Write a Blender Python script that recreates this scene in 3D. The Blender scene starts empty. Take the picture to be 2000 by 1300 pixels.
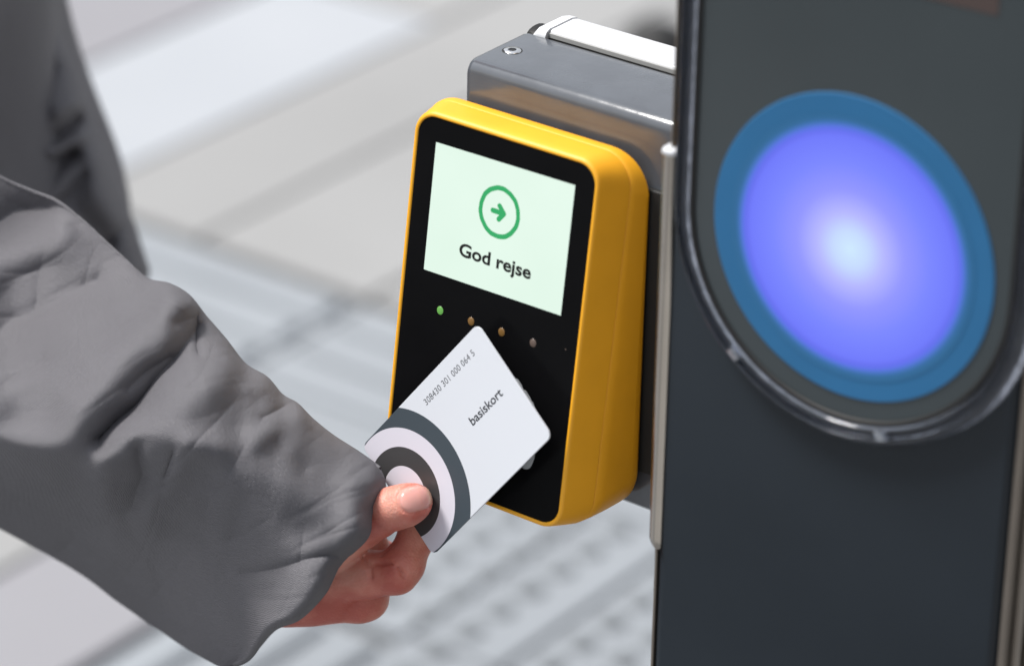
import bpy, math, random
import numpy as np
from mathutils import Vector, Matrix
random.seed(4); np.random.seed(4)
SC = bpy.context.scene; COL = SC.collection
R = math.radians

# ------------------------------------------------------------------ camera, sky, sun, exposure
PITCH, ROLL, YAW = R(26.6), R(1.05), R(36.4)      # camera pitch / roll, angle of the gate to the camera
FPX = 7000.0                                      # focal length in photo pixels (2000 wide)
CAM = np.array([0, 0, 1.690])
r0 = np.array([1, 0, 0.]); FW = np.array([0, math.cos(PITCH), -math.sin(PITCH)]); u0 = np.array([0, math.sin(PITCH), math.cos(PITCH)])
RT = math.cos(ROLL)*r0 + math.sin(ROLL)*u0; UP = -math.sin(ROLL)*r0 + math.cos(ROLL)*u0
cam = bpy.data.cameras.new('camera'); camo = bpy.data.objects.new('camera', cam); COL.objects.link(camo)
camo.matrix_world = Matrix(((RT[0], UP[0], -FW[0], CAM[0]), (RT[1], UP[1], -FW[1], CAM[1]), (RT[2], UP[2], -FW[2], CAM[2]), (0, 0, 0, 1)))
cam.sensor_width = 36; cam.lens = FPX/2000*36; cam.clip_start = .05; cam.clip_end = 400
cam.dof.use_dof = True; cam.dof.focus_distance = 1.435; cam.dof.aperture_fstop = 6.6
SC.camera = camo
SUN_EL, SUN_AZ = R(57), R(-80)
w = bpy.data.worlds.new('World'); SC.world = w; w.use_nodes = True
wn = w.node_tree; bg = wn.nodes['Background']
sky = wn.nodes.new('ShaderNodeTexSky'); sky.sky_type = 'NISHITA'; sky.sun_disc = False
sky.sun_elevation = SUN_EL; sky.sun_rotation = SUN_AZ
hs = wn.nodes.new('ShaderNodeHueSaturation'); hs.inputs['Saturation'].default_value = .22
wn.links.new(sky.outputs[0], hs.inputs['Color'])
wc = wn.nodes.new('ShaderNodeTexCoord'); wx = wn.nodes.new('ShaderNodeSeparateXYZ'); wn.links.new(wc.outputs['Generated'], wx.inputs[0])
wr_ = wn.nodes.new('ShaderNodeMapRange'); wr_.inputs['From Min'].default_value = 0; wr_.inputs['From Max'].default_value = .85   # cloud cover: brighter towards the zenith
wr_.inputs['To Min'].default_value = .85; wr_.inputs['To Max'].default_value = 2.2; wn.links.new(wx.outputs['Z'], wr_.inputs['Value'])
wm_ = wn.nodes.new('ShaderNodeVectorMath'); wm_.operation = 'SCALE'; wn.links.new(hs.outputs[0], wm_.inputs[0]); wn.links.new(wr_.outputs[0], wm_.inputs['Scale']); wn.links.new(wm_.outputs[0], bg.inputs[0]); bg.inputs[1].default_value = .092
sl = bpy.data.lights.new('sun', 'SUN'); sl.energy = 3.5; sl.angle = R(16); sl.color = (1, .97, .93)
so = bpy.data.objects.new('sun', sl); COL.objects.link(so)
sd = Vector((math.sin(SUN_AZ)*math.cos(SUN_EL), math.cos(SUN_AZ)*math.cos(SUN_EL), math.sin(SUN_EL)))
so.rotation_euler = sd.to_track_quat('Z', 'Y').to_euler()
SC.view_settings.view_transform = 'Standard'; SC.view_settings.look = 'None'; SC.view_settings.exposure = 0.55; SC.view_settings.gamma = 1
SC.render.engine = 'CYCLES'; SC.cycles.use_denoising = True

def P3(px, py, D):                                # a photo pixel at a real distance D (m) -> world point
    return CAM + D*(FW + RT*((px-1000)/FPX) - UP*((py-650)/FPX))
EW = np.array([math.cos(YAW), -math.sin(YAW), 0]); ED = np.array([math.sin(YAW), math.cos(YAW), 0]); EZ = np.array([0, 0, 1.])
O = np.array([-.030921, 1.283339, 1.129839])      # top left corner of the reader's screen
TAU = R(8)                                        # tilt of the reader's front

# ------------------------------------------------------------------ helpers
def tag(o, label=None, cat=None, group=None, kind=None):
    if label: o['label'] = label
    if cat: o['category'] = cat
    if group: o['group'] = group
    if kind: o['kind'] = kind
    return o
def empty(name, loc, rz=0):
    o = bpy.data.objects.new(name, None); COL.objects.link(o); o.location = loc; o.rotation_euler = (0, 0, rz); o.empty_display_size = .05
    return o
def mesh(name, V, F, mat, parent=None, smooth=True, scale=1.0, world=False):
    me = bpy.data.meshes.new(name); V = np.asarray(V, float)*scale
    if world and parent is not None:
        c, s = math.cos(-parent.rotation_euler[2]), math.sin(-parent.rotation_euler[2])
        V = V - np.array(parent.location); V = np.stack([c*V[:, 0]-s*V[:, 1], s*V[:, 0]+c*V[:, 1], V[:, 2]], 1)
    me.from_pydata(V.tolist(), [], [tuple(int(i) for i in f) for f in F]); me.update()
    for p in me.polygons: p.use_smooth = smooth
    if mat: me.materials.append(mat)
    o = bpy.data.objects.new(name, me); COL.objects.link(o)
    if parent is not None: o.parent = parent
    return o
def autosmooth(o, ang=35):
    me = o.data; import bmesh
    bm = bmesh.new(); bm.from_mesh(me)
    bmesh.ops.recalc_face_normals(bm, faces=bm.faces)
    for e in bm.edges:
        if len(e.link_faces) == 2 and e.calc_face_angle(0) > R(ang): e.smooth = False
    bm.to_mesh(me); bm.free(); return o
def recalc(o):
    import bmesh
    bm = bmesh.new(); bm.from_mesh(o.data); bmesh.ops.recalc_face_normals(bm, faces=bm.faces); bm.to_mesh(o.data); bm.free(); return o
def bevel(o, wdt, seg=3, ang=30):
    m = o.modifiers.new('bevel', 'BEVEL'); m.width = wdt; m.segments = seg; m.limit_method = 'ANGLE'; m.angle_limit = R(ang); m.harden_normals = False
    return o
def box(x0, x1, y0, y1, z0, z1):
    V = [(x, y, z) for x in (x0, x1) for y in (y0, y1) for z in (z0, z1)]
    F = [(0, 1, 3, 2), (4, 6, 7, 5), (0, 4, 5, 1), (2, 3, 7, 6), (0, 2, 6, 4), (1, 5, 7, 3)]
    return V, F
def join(parts):
    V, F = [], []
    for v, f in parts:
        n = len(V); V += [tuple(p) for p in v]; F += [tuple(i+n for i in q) for q in f]
    return V, F
def rrect(x0, x1, z0, z1, r, n=10):               # rounded rectangle, counter-clockwise, as (x, z)
    P = []
    for cx, cz, a0 in ((x1-r, z1-r, 0), (x0+r, z1-r, 90), (x0+r, z0+r, 180), (x1-r, z0+r, 270)):
        for i in range(n+1):
            a = R(a0+90*i/n); P.append((cx+r*math.cos(a), cz+r*math.sin(a)))
    return P
def loft(secs, cap0=True, cap1=True, closed=True):
    n = len(secs[0]); V = [p for s in secs for p in s]; F = []
    for k in range(len(secs)-1):
        for i in range(n if closed else n-1):
            j = (i+1) % n; F.append((k*n+i, k*n+j, (k+1)*n+j, (k+1)*n+i))
    if cap0: F.append(tuple(range(n))[::-1])
    if cap1: F.append(tuple((len(secs)-1)*n+i for i in range(n)))
    return V, F
def disc(c, r, ex, ey, n=64):
    c, ex, ey = map(np.array, (c, ex, ey))
    V = [c+r*(math.cos(2*math.pi*i/n)*ex+math.sin(2*math.pi*i/n)*ey) for i in range(n)]
    return V, [tuple(range(n))]

def mat(name, col, rough=.5, metal=0, ior=1.45, **k):
    m = bpy.data.materials.new(name); m.use_nodes = True; b = m.node_tree.nodes['Principled BSDF']
    b.inputs['Base Color'].default_value = (*col, 1); b.inputs['Roughness'].default_value = rough
    b.inputs['Metallic'].default_value = metal; b.inputs['IOR'].default_value = ior
    for a, v in k.items(): b.inputs[a.replace('_', ' ')].default_value = v
    return m
def N(m, t, **k):
    n = m.node_tree.nodes.new(t)
    for a, v in k.items():
        if hasattr(n, a): setattr(n, a, v)
        else: n.inputs[a.replace('_', ' ')].default_value = v
    return n
def L(m, a, b): m.node_tree.links.new(a, b)
def B(m): return m.node_tree.nodes['Principled BSDF']
def ramp(m, fac, stops, interp='LINEAR'):
    r = N(m, 'ShaderNodeValToRGB'); r.color_ramp.interpolation = interp; e = r.color_ramp.elements
    while len(e) < len(stops): e.new(.5)
    for i, (p, c) in enumerate(stops): e[i].position = p; e[i].color = (*c, 1)
    L(m, fac, r.inputs[0]); return r
def vary(m, scale=8, amt=.15, bump=0, bscale=200, rough_amt=0, detail=6, coord='Object', bdist=.001):
    """uneven base colour, roughness and a fine bump"""
    b = B(m); tc = N(m, 'ShaderNodeTexCoord'); nz = N(m, 'ShaderNodeTexNoise'); nz.inputs['Scale'].default_value = scale; nz.inputs['Detail'].default_value = detail
    L(m, tc.outputs[coord], nz.inputs['Vector'])
    c = b.inputs['Base Color'].default_value[:3]
    r = ramp(m, nz.outputs['Fac'], [(.3, tuple(x*(1-amt) for x in c)), (.7, tuple(min(1, x*(1+amt)) for x in c))]); L(m, r.outputs[0], b.inputs['Base Color'])
    if rough_amt:
        mr = N(m, 'ShaderNodeMapRange'); ro = b.inputs['Roughness'].default_value
        mr.inputs['To Min'].default_value = max(0, ro-rough_amt); mr.inputs['To Max'].default_value = ro+rough_amt
        L(m, nz.outputs['Fac'], mr.inputs['Value']); L(m, mr.outputs[0], b.inputs['Roughness'])
    if bump:
        n2 = N(m, 'ShaderNodeTexNoise'); n2.inputs['Scale'].default_value = bscale; n2.inputs['Detail'].default_value = 4; L(m, tc.outputs[coord], n2.inputs['Vector'])
        bp = N(m, 'ShaderNodeBump'); bp.inputs['Strength'].default_value = bump; bp.inputs['Distance'].default_value = bdist
        L(m, n2.outputs['Fac'], bp.inputs['Height']); L(m, bp.outputs[0], b.inputs['Normal'])
    return m

# ------------------------------------------------------------------ materials
M = {}
M['yellow'] = vary(mat('yellow_plastic', (.80, .365, .003), .52, ior=1.6), 60, .03, .08, 900, .03, bdist=.0002)
M['glass'] = vary(mat('black_glass', (.0040, .0040, .0045), .22, ior=1.16), 40, .1, rough_amt=.04)
M['slate'] = vary(mat('slate_paint', (.009, .013, .018), .34, ior=1.38), 9, .10, .10, 500, .12, bdist=.0002)
M['panel'] = vary(mat('cover_panel', (.034, .043, .047), .18, ior=1.55), 7, .10, rough_amt=.12)
M['beam'] = vary(mat('grey_gloss_paint', (.068, .075, .087), .17, ior=1.75), 60, .12, .16, 160, .05, bdist=.0006)
M['black'] = mat('black_rubber', (.008, .008, .008), .6)
M['white'] = vary(mat('white_metal', (.56, .57, .59), .34), 50, .04)
M['grey_plastic'] = mat('grey_plastic', (.32, .32, .31), .4)
M['steel'] = vary(mat('brushed_steel', (.50, .46, .41), .17, 1.0), 30, .08, rough_amt=.05)
M['side'] = vary(mat('side_cladding', (.20, .175, .15), .38, .7), 20, .10, rough_amt=.05)
M['chrome'] = mat('screw_steel', (.75, .75, .75), .2, 1.0)
M['dark'] = mat('dark_recess', (.01, .01, .01), .5)
M['clear'] = vary(mat('clear_plastic', (.62, .67, .78), .12, ior=1.45, Transmission_Weight=1.0), 30, .1, .5, 90, bdist=.0012)
M['symbol'] = mat('white_print', (.42, .44, .46), .4)
M['patch'] = mat('brown_patch', (.060, .042, .038), .35)

# ------------------------------------------------------------------ ground and paving (gate-aligned ground coordinates gx, gy in mm)
def G(gx, gy, z=0): p = (gx*EW+gy*ED)*.001; return (p[0], p[1], z*.001)
def paving(name, c1, c2, rough=.85, spec=20, blot=.06):
    m = mat(name, c1, rough); b = B(m); tc = N(m, 'ShaderNodeTexCoord'); geo = N(m, 'ShaderNodeNewGeometry')
    a = N(m, 'ShaderNodeTexNoise'); a.inputs['Scale'].default_value = 2.2; a.inputs['Detail'].default_value = 5; L(m, tc.outputs['Object'], a.inputs['Vector'])
    g = N(m, 'ShaderNodeTexNoise'); g.inputs['Scale'].default_value = 260; g.inputs['Detail'].default_value = 3; L(m, tc.outputs['Object'], g.inputs['Vector'])
    mx = N(m, 'ShaderNodeMath', operation='MULTIPLY_ADD'); mx.inputs[1].default_value = .35; L(m, geo.outputs['Random Per Island'], mx.inputs[0]); L(m, a.outputs['Fac'], mx.inputs[2])
    m2 = N(m, 'ShaderNodeMath', operation='MULTIPLY_ADD'); m2.inputs[1].default_value = .25; L(m, g.outputs['Fac'], m2.inputs[0]); L(m, mx.outputs[0], m2.inputs[2])
    r = ramp(m, m2.outputs[0], [(.45, c2), (1.05, c1)]); L(m, r.outputs[0], b.inputs['Base Color'])
    bp = N(m, 'ShaderNodeBump'); bp.inputs['Strength'].default_value = .4; bp.inputs['Distance'].default_value = .001; L(m, g.outputs['Fac'], bp.inputs['Height']); L(m, bp.outputs[0], b.inputs['Normal'])
    return m
M['ground'] = vary(mat('ground_sand', (.24, .24, .25), .95), 30, .25, .4, 400)
M['pale'] = paving('pale_slab', (.335, .348, .368), (.295, .31, .332))
M['grey'] = paving('grey_slab', (.262, .262, .26), (.222, .222, .22))
M['lilac'] = paving('lilac_slab', (.238, .235, .250), (.208, .205, .219))
M['tactile'] = paving('tactile_concrete', (.235, .252, .27), (.198, .212, .228))
M['dome'] = paving('dark_dome_concrete', (.150, .162, .172), (.122, .132, .14))  # domes in a darker tone than their slabs
M['guide'] = paving('guide_bar_concrete', (.25, .268, .287), (.205, .22, .236))
M['joint'] = vary(mat('joint_dirt', (.115, .118, .12), .95), 60, .3)

gp = [G(-40000, -40000, -12), G(40000, -40000, -12), G(40000, 40000, -12), G(-40000, 40000, -12)]
tag(mesh('ground', gp, [(0, 1, 2, 3)], M['joint'], smooth=False), kind='structure')
def gbox(x0, x1, y0, y1, z0, z1, c=1.5):
    """a slab with a small chamfer"""
    V = [G(x, y, z) for (x, y, z) in ((x0, y0, z0), (x1, y0, z0), (x1, y1, z0), (x0, y1, z0),
        (x0, y0, z1-c), (x1, y0, z1-c), (x1, y1, z1-c), (x0, y1, z1-c), (x0+c, y0+c, z1), (x1-c, y0+c, z1), (x1-c, y1-c, z1), (x0+c, y1-c, z1))]
    F = [(8, 9, 10, 11)]
    for i in range(4):
        j = (i+1) % 4; F += [(i, j, 4+j, 4+i), (4+i, 4+j, 8+j, 8+i)]
    return V, F
def slabs(xs, ys, gap=5, z=0, jitter=1.0):
    out = []
    for a, b in zip(xs[:-1], xs[1:]):
        for c, d in zip(ys[:-1], ys[1:]): out.append(gbox(a+gap/2, b-gap/2, c+gap/2, d-gap/2, -12, z+random.uniform(-jitter, jitter)))
    return out
def rng(a, b, s): n = max(1, round((b-a)/s)); return [a+(b-a)*i/n for i in range(n+1)]
def region(name, parts, m):
    V, F = join(parts); return tag(mesh(name, V, F, m, smooth=False), kind='structure')
region('pale_paving', slabs([-2855, -2605], [-1500, -300, 900, 2165, 3365], 6), M['pale'])
grey = slabs([-2605, -2415, -2174, -1874, -1614, -1314, -1014, -714, -414, -114], rng(2687, 8687, 1200), 7)
grey += slabs([-2855, -2605], rng(3365, 8165, 1200), 6) + slabs(rng(-114, 2886, 300), rng(-1500, 8500, 600), 5)
grey += slabs(rng(-2605, -2077, 264), rng(-1500, 2160, 610), 6) + slabs(rng(-1014, -114, 300), rng(-1500, 2687, 600), 5)
region('grey_paving', grey, M['grey'])
region('lilac_paving', slabs(rng(-6455, -2855, 600), rng(-1500, 8500, 1250), 9) + slabs([-2077, -1905], rng(-1500, 2160, 915), 9), M['lilac'])
# guide bars and blister slabs
bars = []
def bars_x(x0, x1, y0, y1, p=68.5, wd=40):        # bars running along gx
    bars.extend(slabs(rng(x0, x1, 300), [y0, y1], 5, -9, .3))
    n = int((y1-y0+20)//p)
    for i in range(n):
        yc = y1+6-p*(i+.5)-p*.14
        for a, b in zip(rng(x0, x1, 300)[:-1], rng(x0, x1, 300)[1:]): bars.append(gbox(a+16, b-16, yc-wd/2-5, yc+wd/2+5, -10, 1, 5))
bars_x(-2605, -2174, 2165, 2683); bars_x(-2174, -1874, 2455, 2683); bars_x(-1874, -1014, 2455, 2683); bars_x(-2174, -1820, 2165, 2455)
for x0, x1 in ((-1905, -1714),):
    for y0, y1 in zip(rng(-900, 2160, 300)[:-1], rng(-900, 2160, 300)[1:]):
        bars += slabs([x0, x1], [y0, y1], 5, -9, .3)
        for xc in (-1871, -1807, -1745): bars.append(gbox(xc-23, xc+23, y0+16, y1-16, -10, 1, 5))
bl = slabs([-1820, -1714], [2165, 2455], 5) + slabs([-1714, -1614], rng(-600, 2455, 277), 6) + slabs([-1614, -1314, -1014], rng(-600, 2455, 277), 9)
region('guide_paving', bars, M['guide']); region('blister_paving', bl, M['tactile'])
dm = []
for i in range(-3, 16):
    for j in range(-30, 4):
        gx, gy = -1720+46.5*i, 2304+46.5*j
        if gy > 2450 or gx > -1020 or (gx < -1714 and gy < 2170) or gy < 1200 or abs(gx+1614) < 15: continue
        secs = [[G(gx+r_*math.cos(2*math.pi*k/14), gy+r_*math.sin(2*math.pi*k/14), z_) for k in range(14)] for r_, z_ in ((15, -1), (14, 2.5), (11.5, 4.6), (6, 5.4))]
        dm.append(loft(secs, False, True))
V, F = join(dm); tag(mesh('paving_domes', V, F, M['dome']), kind='structure')

# ------------------------------------------------------------------ the gate pillar
def dev(name, label, cat): return tag(empty(name, (O*1.0).tolist(), -YAW), label, cat)
MM = .001
PY = -28.0                                        # pillar front plane (mm, gate frame)
pil = dev('gate_pillar', 'tall dark slate gate pillar with a round glowing blue light under a clear rimmed cover', 'ticket gate')
GZ = -O[2]*1000                                   # ground level in the gate frame
secs = [[(x, y, z) for x, y in rrect(129.2, 276.2, PY, 118, 4, 6)] for z in (GZ, 268)]
secs += [[(x, y, 272) for x, y in rrect(132, 273.5, PY+3, 115, 4, 6)]]
bodyo = autosmooth(mesh('body', *loft(secs), M['slate'], pil, scale=MM), 40)
for nm, x0, x1 in (('side_cladding', 276.6, 279.0), ('side_cladding', 127.6, 128.8)):
    bevel(mesh(nm, *box(x0, x1, PY+1.2, 112, GZ, 262), M['side'], pil, False, MM), .0008)
bevel(mesh('side_trim', *box(279.0, 281.6, PY+6, PY+10, GZ, 262), M['side'], pil, False, MM), .0012)
bevel(mesh('side_trim', *box(279.2, 281, PY+16, 104, GZ, 262), M['side'], pil, False, MM), .001)
cx, cz, CR = 207.2, 27.0, 71.0
def stadium(rad, ztop, n=48):                     # U outline: arc below, straight sides, rounded top
    P = [(cx+rad*math.cos(R(180+180*i/n)), cz+rad*math.sin(R(180+180*i/n))) for i in range(n+1)]
    k = 22
    P += [(cx+rad-k+k*math.cos(R(90*i/8)), ztop-k+k*math.sin(R(90*i/8))) for i in range(9)]
    P += [(cx-rad+k+k*math.cos(R(90+90*i/8)), ztop-k+k*math.sin(R(90+90*i/8))) for i in range(9)]
    return P
def ring_section(prof, ztop):                     # prof: list of (radius, y)
    S = [[(x, y, z) for x, z in stadium(rad, ztop+(rad-CR))] for rad, y in prof]
    S.append(S[0]); V, F = loft(S, False, False); return V, F
autosmooth(mesh('cover_panel', *loft([[(x, y, z) for x, z in stadium(rr_, 250+(rr_-CR))] for rr_, y in ((65.2, PY-.02), (65.2, PY-3.2), (64.6, PY-3.8))], False, True), M['panel'], pil, scale=MM))
autosmooth(mesh('cover_rim', *ring_section([(67.0, PY-.1), (67.0, PY-4.6), (67.6, PY-5.6), (68.4, PY-5.8), (69.0, PY-4.6), (70.6, PY-4.6), (71.2, PY-5.8), (72.4, PY-5.6), (73.5, PY-4.4), (74.3, PY-2.4), (74.8, PY-.1)], 250), M['clear'], pil, scale=MM), 60)
mesh('cover_gasket', *ring_section([(64.7, PY-.1), (64.7, PY-4.5), (65.6, PY-4.8), (66.8, PY-4.4), (66.8, PY-.1)], 250), M['black'], pil, scale=MM)
for a in (231, 286):                    # snap lugs inside the clear rim
    p = [(cx+rad*math.cos(R(a+da)), PY-y, cz+rad*math.sin(R(a+da))) for da, rad, y in ((-2.2, 67.6, 5.0), (2.2, 67.6, 5.0), (2.4, 72.4, 4.0), (-2.4, 72.4, 4.0), (-1.8, 68.2, 6.2), (1.8, 68.2, 6.2), (1.9, 71.2, 6.1), (-1.9, 71.2, 6.1))]
    mesh('rim_lug', p, [(0, 1, 2, 3), (4, 5, 6, 7), (0, 1, 5, 4), (1, 2, 6, 5), (2, 3, 7, 6), (3, 0, 4, 7)], M['clear'], pil, False, MM)
# round light
DC = (208.5, 27.6)
lm = mat('blue_light_ring', (.020, .118, .26), .35, ior=1.4); vary(lm, 30, .04)
autosmooth(mesh('light_ring', *loft([[(DC[0]+r_*math.cos(2*math.pi*i/96), y, DC[1]+r_*math.sin(2*math.pi*i/96)) for i in range(96)] for r_, y in ((57.4, PY-3.7), (57.4, PY-4.1), (57.1, PY-4.3))], False, True), lm, pil, scale=MM), 20)
gm = mat('blue_light_glow', (.03, .12, .32), .35); b = B(gm)
tc = N(gm, 'ShaderNodeTexCoord'); vm = N(gm, 'ShaderNodeVectorMath', operation='LENGTH'); L(gm, tc.outputs['Object'], vm.inputs[0])
dv = N(gm, 'ShaderNodeMath', operation='MULTIPLY'); dv.inputs[1].default_value = 1/.050; L(gm, vm.outputs['Value'], dv.inputs[0])
rp = ramp(gm, dv.outputs[0], [(0, (.62, .82, 1.0)), (.14, (.56, .70, 1.0)), (.27, (.46, .47, 1.0)), (.44, (.28, .30, 1.0)), (.64, (.19, .235, 1.0)), (.84, (.15, .185, .96)), (.89, (.10, .12, .74)), (.93, (.02, .03, .16)), (.96, (0, 0, 0))])
L(gm, rp.outputs[0], b.inputs['Emission Color']); b.inputs['Emission Strength'].default_value = .68
rb = ramp(gm, dv.outputs[0], [(.87, (.0, .0, .0)), (.925, (.020, .118, .26))]); L(gm, rb.outputs[0], b.inputs['Base Color'])
V, F = disc((0, 0, 0), 50, (1, 0, 0), (0, 0, 1), 96)
gl = mesh('light_lens', V, F, gm, pil, scale=MM); gl.location = (DC[0]*MM, (PY-4.45)*MM, DC[1]*MM)
# flat brown patch above the light and the steel trim at the left edge
mesh('brown_patch', [(216.6, PY-4.0, 126.4), (258.6, PY-4.0, 127.2), (258.6, PY-4.0, 164), (216.6, PY-4.0, 164)], [(0, 1, 2, 3)], M['patch'], pil, False, MM)
tr = mesh('edge_trim', *loft([[(x, y, z) for x, y in rrect(x0, 131.4, PY-1.5, PY+14, min(2.9, (131.3-x0)/2), 6)] for z, x0 in ((-122.5, 128.4), (-121, 126.4), (-119, 125.4), (-60, 125.2), (38, 125.2), (40.5, 125.3), (41.5, 125.8))]), M['steel'], pil, scale=MM)
autosmooth(tr, 50)
bevel(mesh('trim_clip', *loft([[(x, y, z) for x, y in rrect(125.0+d_, 131.8-d_, PY-1.9+d_, PY+6, 2.2, 5)] for z, d_ in ((40.2, 0), (41.6, 0), (42.4, .5))]), M['white'], pil, scale=MM), .0004)

# ------------------------------------------------------------------ the housing beside the pillar
bm_ = dev('reader_housing', 'glossy grey painted metal housing behind the yellow card reader, with a white lid strip', 'housing')
BX0, BX1, BY0, BY1, BZ0, BZ1 = -5.3, 127.4, 24.0, 83.0, -144.5, 25.8
r_ = 5.0
prof = [(BY0+r_-r_*math.cos(R(a)), BZ1-r_+r_*math.sin(R(a))) for a in range(0, 91, 15)]
prof += [(62.0, BZ1), (62.6, BZ1-2.2), (BY1, BZ1-2.2), (BY1, BZ0+2), (BY1-2, BZ0), (BY0+2, BZ0), (BY0, BZ0+2)]
def sh(p, d):                                     # shrink the end section a little for a soft end edge
    yc, zc = (BY0+BY1)/2, (BZ0+BZ1)/2
    return (p[0]+(d if p[0] < yc else -d), p[1]+(d if p[1] < zc else -d))
secs = [[(x, *sh(p, d)) for p in prof] for x, d in ((BX0, 3.2), (BX0+.5, 1.7), (BX0+1.6, .5), (BX0+3.4, 0), (BX1, 0))]
autosmooth(mesh('housing_shell', *loft(secs), M['beam'], bm_, scale=MM), 40)
lz = BZ1-2.2
lid = loft([[(x, y, z) for y, z in ((65.5, lz+1.6), (65.4, lz+3.4), (65.8, lz+4.3), (66.8, lz+4.7), (81, lz+4.7), (83.8, lz+4.0), (84.8, lz+2.4), (84.6, lz+.6))] for x in (6.2, 127.2)])
bevel(autosmooth(mesh('lid_strip', *lid, M['white'], bm_, scale=MM), 50), .0004)
cap = loft([[(x, y, z) for y, z in ((62.8, lz+.2), (62.7, lz+2.4-d*.4), (63.6, lz+4.2-d), (65.8, lz+5.1-d), (81, lz+5.1-d), (84.4, lz+4.2-d), (85.2, lz+2.2-d*.4), (85, lz+.2))] for x, d in ((-.6, 3.6), (-.1, 1.8), (.8, .7), (2.2, .1), (5.9, 0))])
autosmooth(mesh('lid_end', *cap, M['white'], bm_, scale=MM), 50)
bevel(mesh('lid_gap_shade', *box(5.9, 127.1, 62.7, 67.5, lz-1, lz+1.2), M['black'], bm_, False, MM), .0004)  # black strip standing in for the shadowed gap along the lid
bevel(mesh('lid_front_edge', *box(6.4, 127.0, 64.7, 65.3, lz+1.5, lz+3.7), M['grey_plastic'], bm_, False, MM), .0003)
bevel(mesh('hinge_slot_fill', *loft([[(x, 70+6*math.cos(2*math.pi*i/16), lz+.6+2.4*math.sin(2*math.pi*i/16)) for i in range(16)] for x in (-4.4, -4.0, -.4)]), M['black'], bm_, scale=MM), .0005)  # black body filling the dark hinge slot
# screw
SX, SY = 4.0, 43.4
sc = loft([[(SX+q*math.cos(2*math.pi*i/40), SY+q*math.sin(2*math.pi*i/40), BZ1+z) for i in range(40)] for q, z in ((3.6, -.2), (3.6, .12), (3.2, .45), (1.7, .5))], False, False)
scr = mesh('screw', *sc, M['chrome'], bm_, scale=MM)
st = [(SX+(1.75 if i % 2 == 0 else 1.15)*math.cos(2*math.pi*i/12), SY+(1.75 if i % 2 == 0 else 1.15)*math.sin(2*math.pi*i/12), BZ1+.42) for i in range(12)]
mesh('screw_socket', st, [tuple(range(12))], M['dark'], scr, False, MM)
wr = loft([[(SX+q*math.cos(2*math.pi*i/40), SY+q*math.sin(2*math.pi*i/40), BZ1+z) for i in range(40)] for q, z in ((3.6, .02), (4.1, .05), (4.15, .01))], False, False)
mesh('screw_recess', *wr, M['dark'], scr, scale=MM)
bevel(mesh('shade_plate', *box(-2, 94.4, 21.2, 23.95, -126, -3), M['black'], bm_, False, MM), .0008)  # black plate added where shade lies behind the reader

# ------------------------------------------------------------------ the yellow card reader
rd = dev('card_reader', 'yellow card reader with black front and lit pale green screen', 'card reader')
tt = math.tan(TAU)
FX0, FX1, FZ0, FZ1 = -9.1, 76.2, -137.0, 9.9
def sec(ex, ez, off, r, back=0.0, ezb=None):
    ezb = ez if ezb is None else ezb
    out = []
    for x, z in rrect(FX0-ex, FX1+ex, FZ0-ezb, FZ1+ez, r, 14):
        yf = z*tt+off; out.append((x, yf*(1-back)+back*20.6, z))
    return out
shell = loft([sec(-.05, -.05, .5, 8), sec(-.05, -.05, -.1, 8), sec(.3, .3, -.45, 8.3), (sec(1.0, 1.0, -.45, 9)), sec(1.6, 1.6, 0, 9.6), sec(2.0, 2.0, .9, 10), sec(3.2, 1.9, 4, 11, 0, 3.0), sec(5.6, 1.7, 9, 12.5, 0, 4.2), sec(7.4, 1.5, 12.9, 14, 0, 5.2), sec(7.25, 1.35, 13.0, 13.9, 0, 5.05), sec(6.2, .2, 13.05, 13, 0, 4.2)], False, False)
autosmooth(mesh('front_shell', *shell, M['yellow'], rd, scale=MM), 50)
rear = loft([sec(6.2, .2, 13.2, 13, 0, 4.2), sec(7.3, 1.35, 13.25, 13.9, 0, 5.1), sec(7.5, 1.5, 13.4, 14, 0, 5.25), sec(8.7, 1.5, 14, 15, .2, 5.8), sec(9.9, 1.4, 14, 16, .5, 6.2), sec(10.9, 1.2, 14, 17, .78, 6.4), sec(11.3, .8, 14, 17, .9, 6.0), sec(10.9, 0, 14, 17, .965, 5.0), sec(9.4, -1.6, 14, 16, 1, 3.6)], False, True)
autosmooth(mesh('rear_shell', *rear, M['yellow'], rd, scale=MM), 50)
ct, s_ = math.cos(TAU), math.sin(TAU)
def FP(x, v, h=0):                                # reader front plane: x right, v down, h towards the viewer (mm)
    return (x, -v*s_-h*ct, -v*ct+h*s_)
pan = [sec(-.1, -.1, .3, 8), sec(-.1, -.1, .02, 8)]
fp = mesh('front_panel', *loft(pan, False, True), M['glass'], rd, scale=MM, smooth=False)
scm = mat('screen_light', (.02, .02, .02), .25); b = B(scm); b.inputs['Emission Color'].default_value = (.76, .93, .81, 1); b.inputs['Emission Strength'].default_value = .67
tc = N(scm, 'ShaderNodeTexCoord'); sn = N(scm, 'ShaderNodeTexNoise'); sn.inputs['Scale'].default_value = 25; L(scm, tc.outputs['Object'], sn.inputs[0])
L(scm, ramp(scm, sn.outputs[0], [(.3, (.745, .915, .795)), (.7, (.785, .95, .835))]).outputs[0], b.inputs['Emission Color'])
scn = mesh('screen', [FP(x, v, .06) for x, v in ((0, 52.6), (67, 52.3), (67, -.6), (0, -.1))], [(0, 1, 2, 3)], scm, rd, False, MM)
gr = mat('screen_green', (.01, .05, .02), .3); B(gr).inputs['Emission Color'].default_value = (.022, .36, .115, 1); B(gr).inputs['Emission Strength'].default_value = .66
ink = mat('screen_ink', (.008, .008, .008), .3); cardink = mat('card_print', (.03, .033, .04), .5)
lid2 = mat('card_number_print', (.08, .083, .09), .5)
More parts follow.
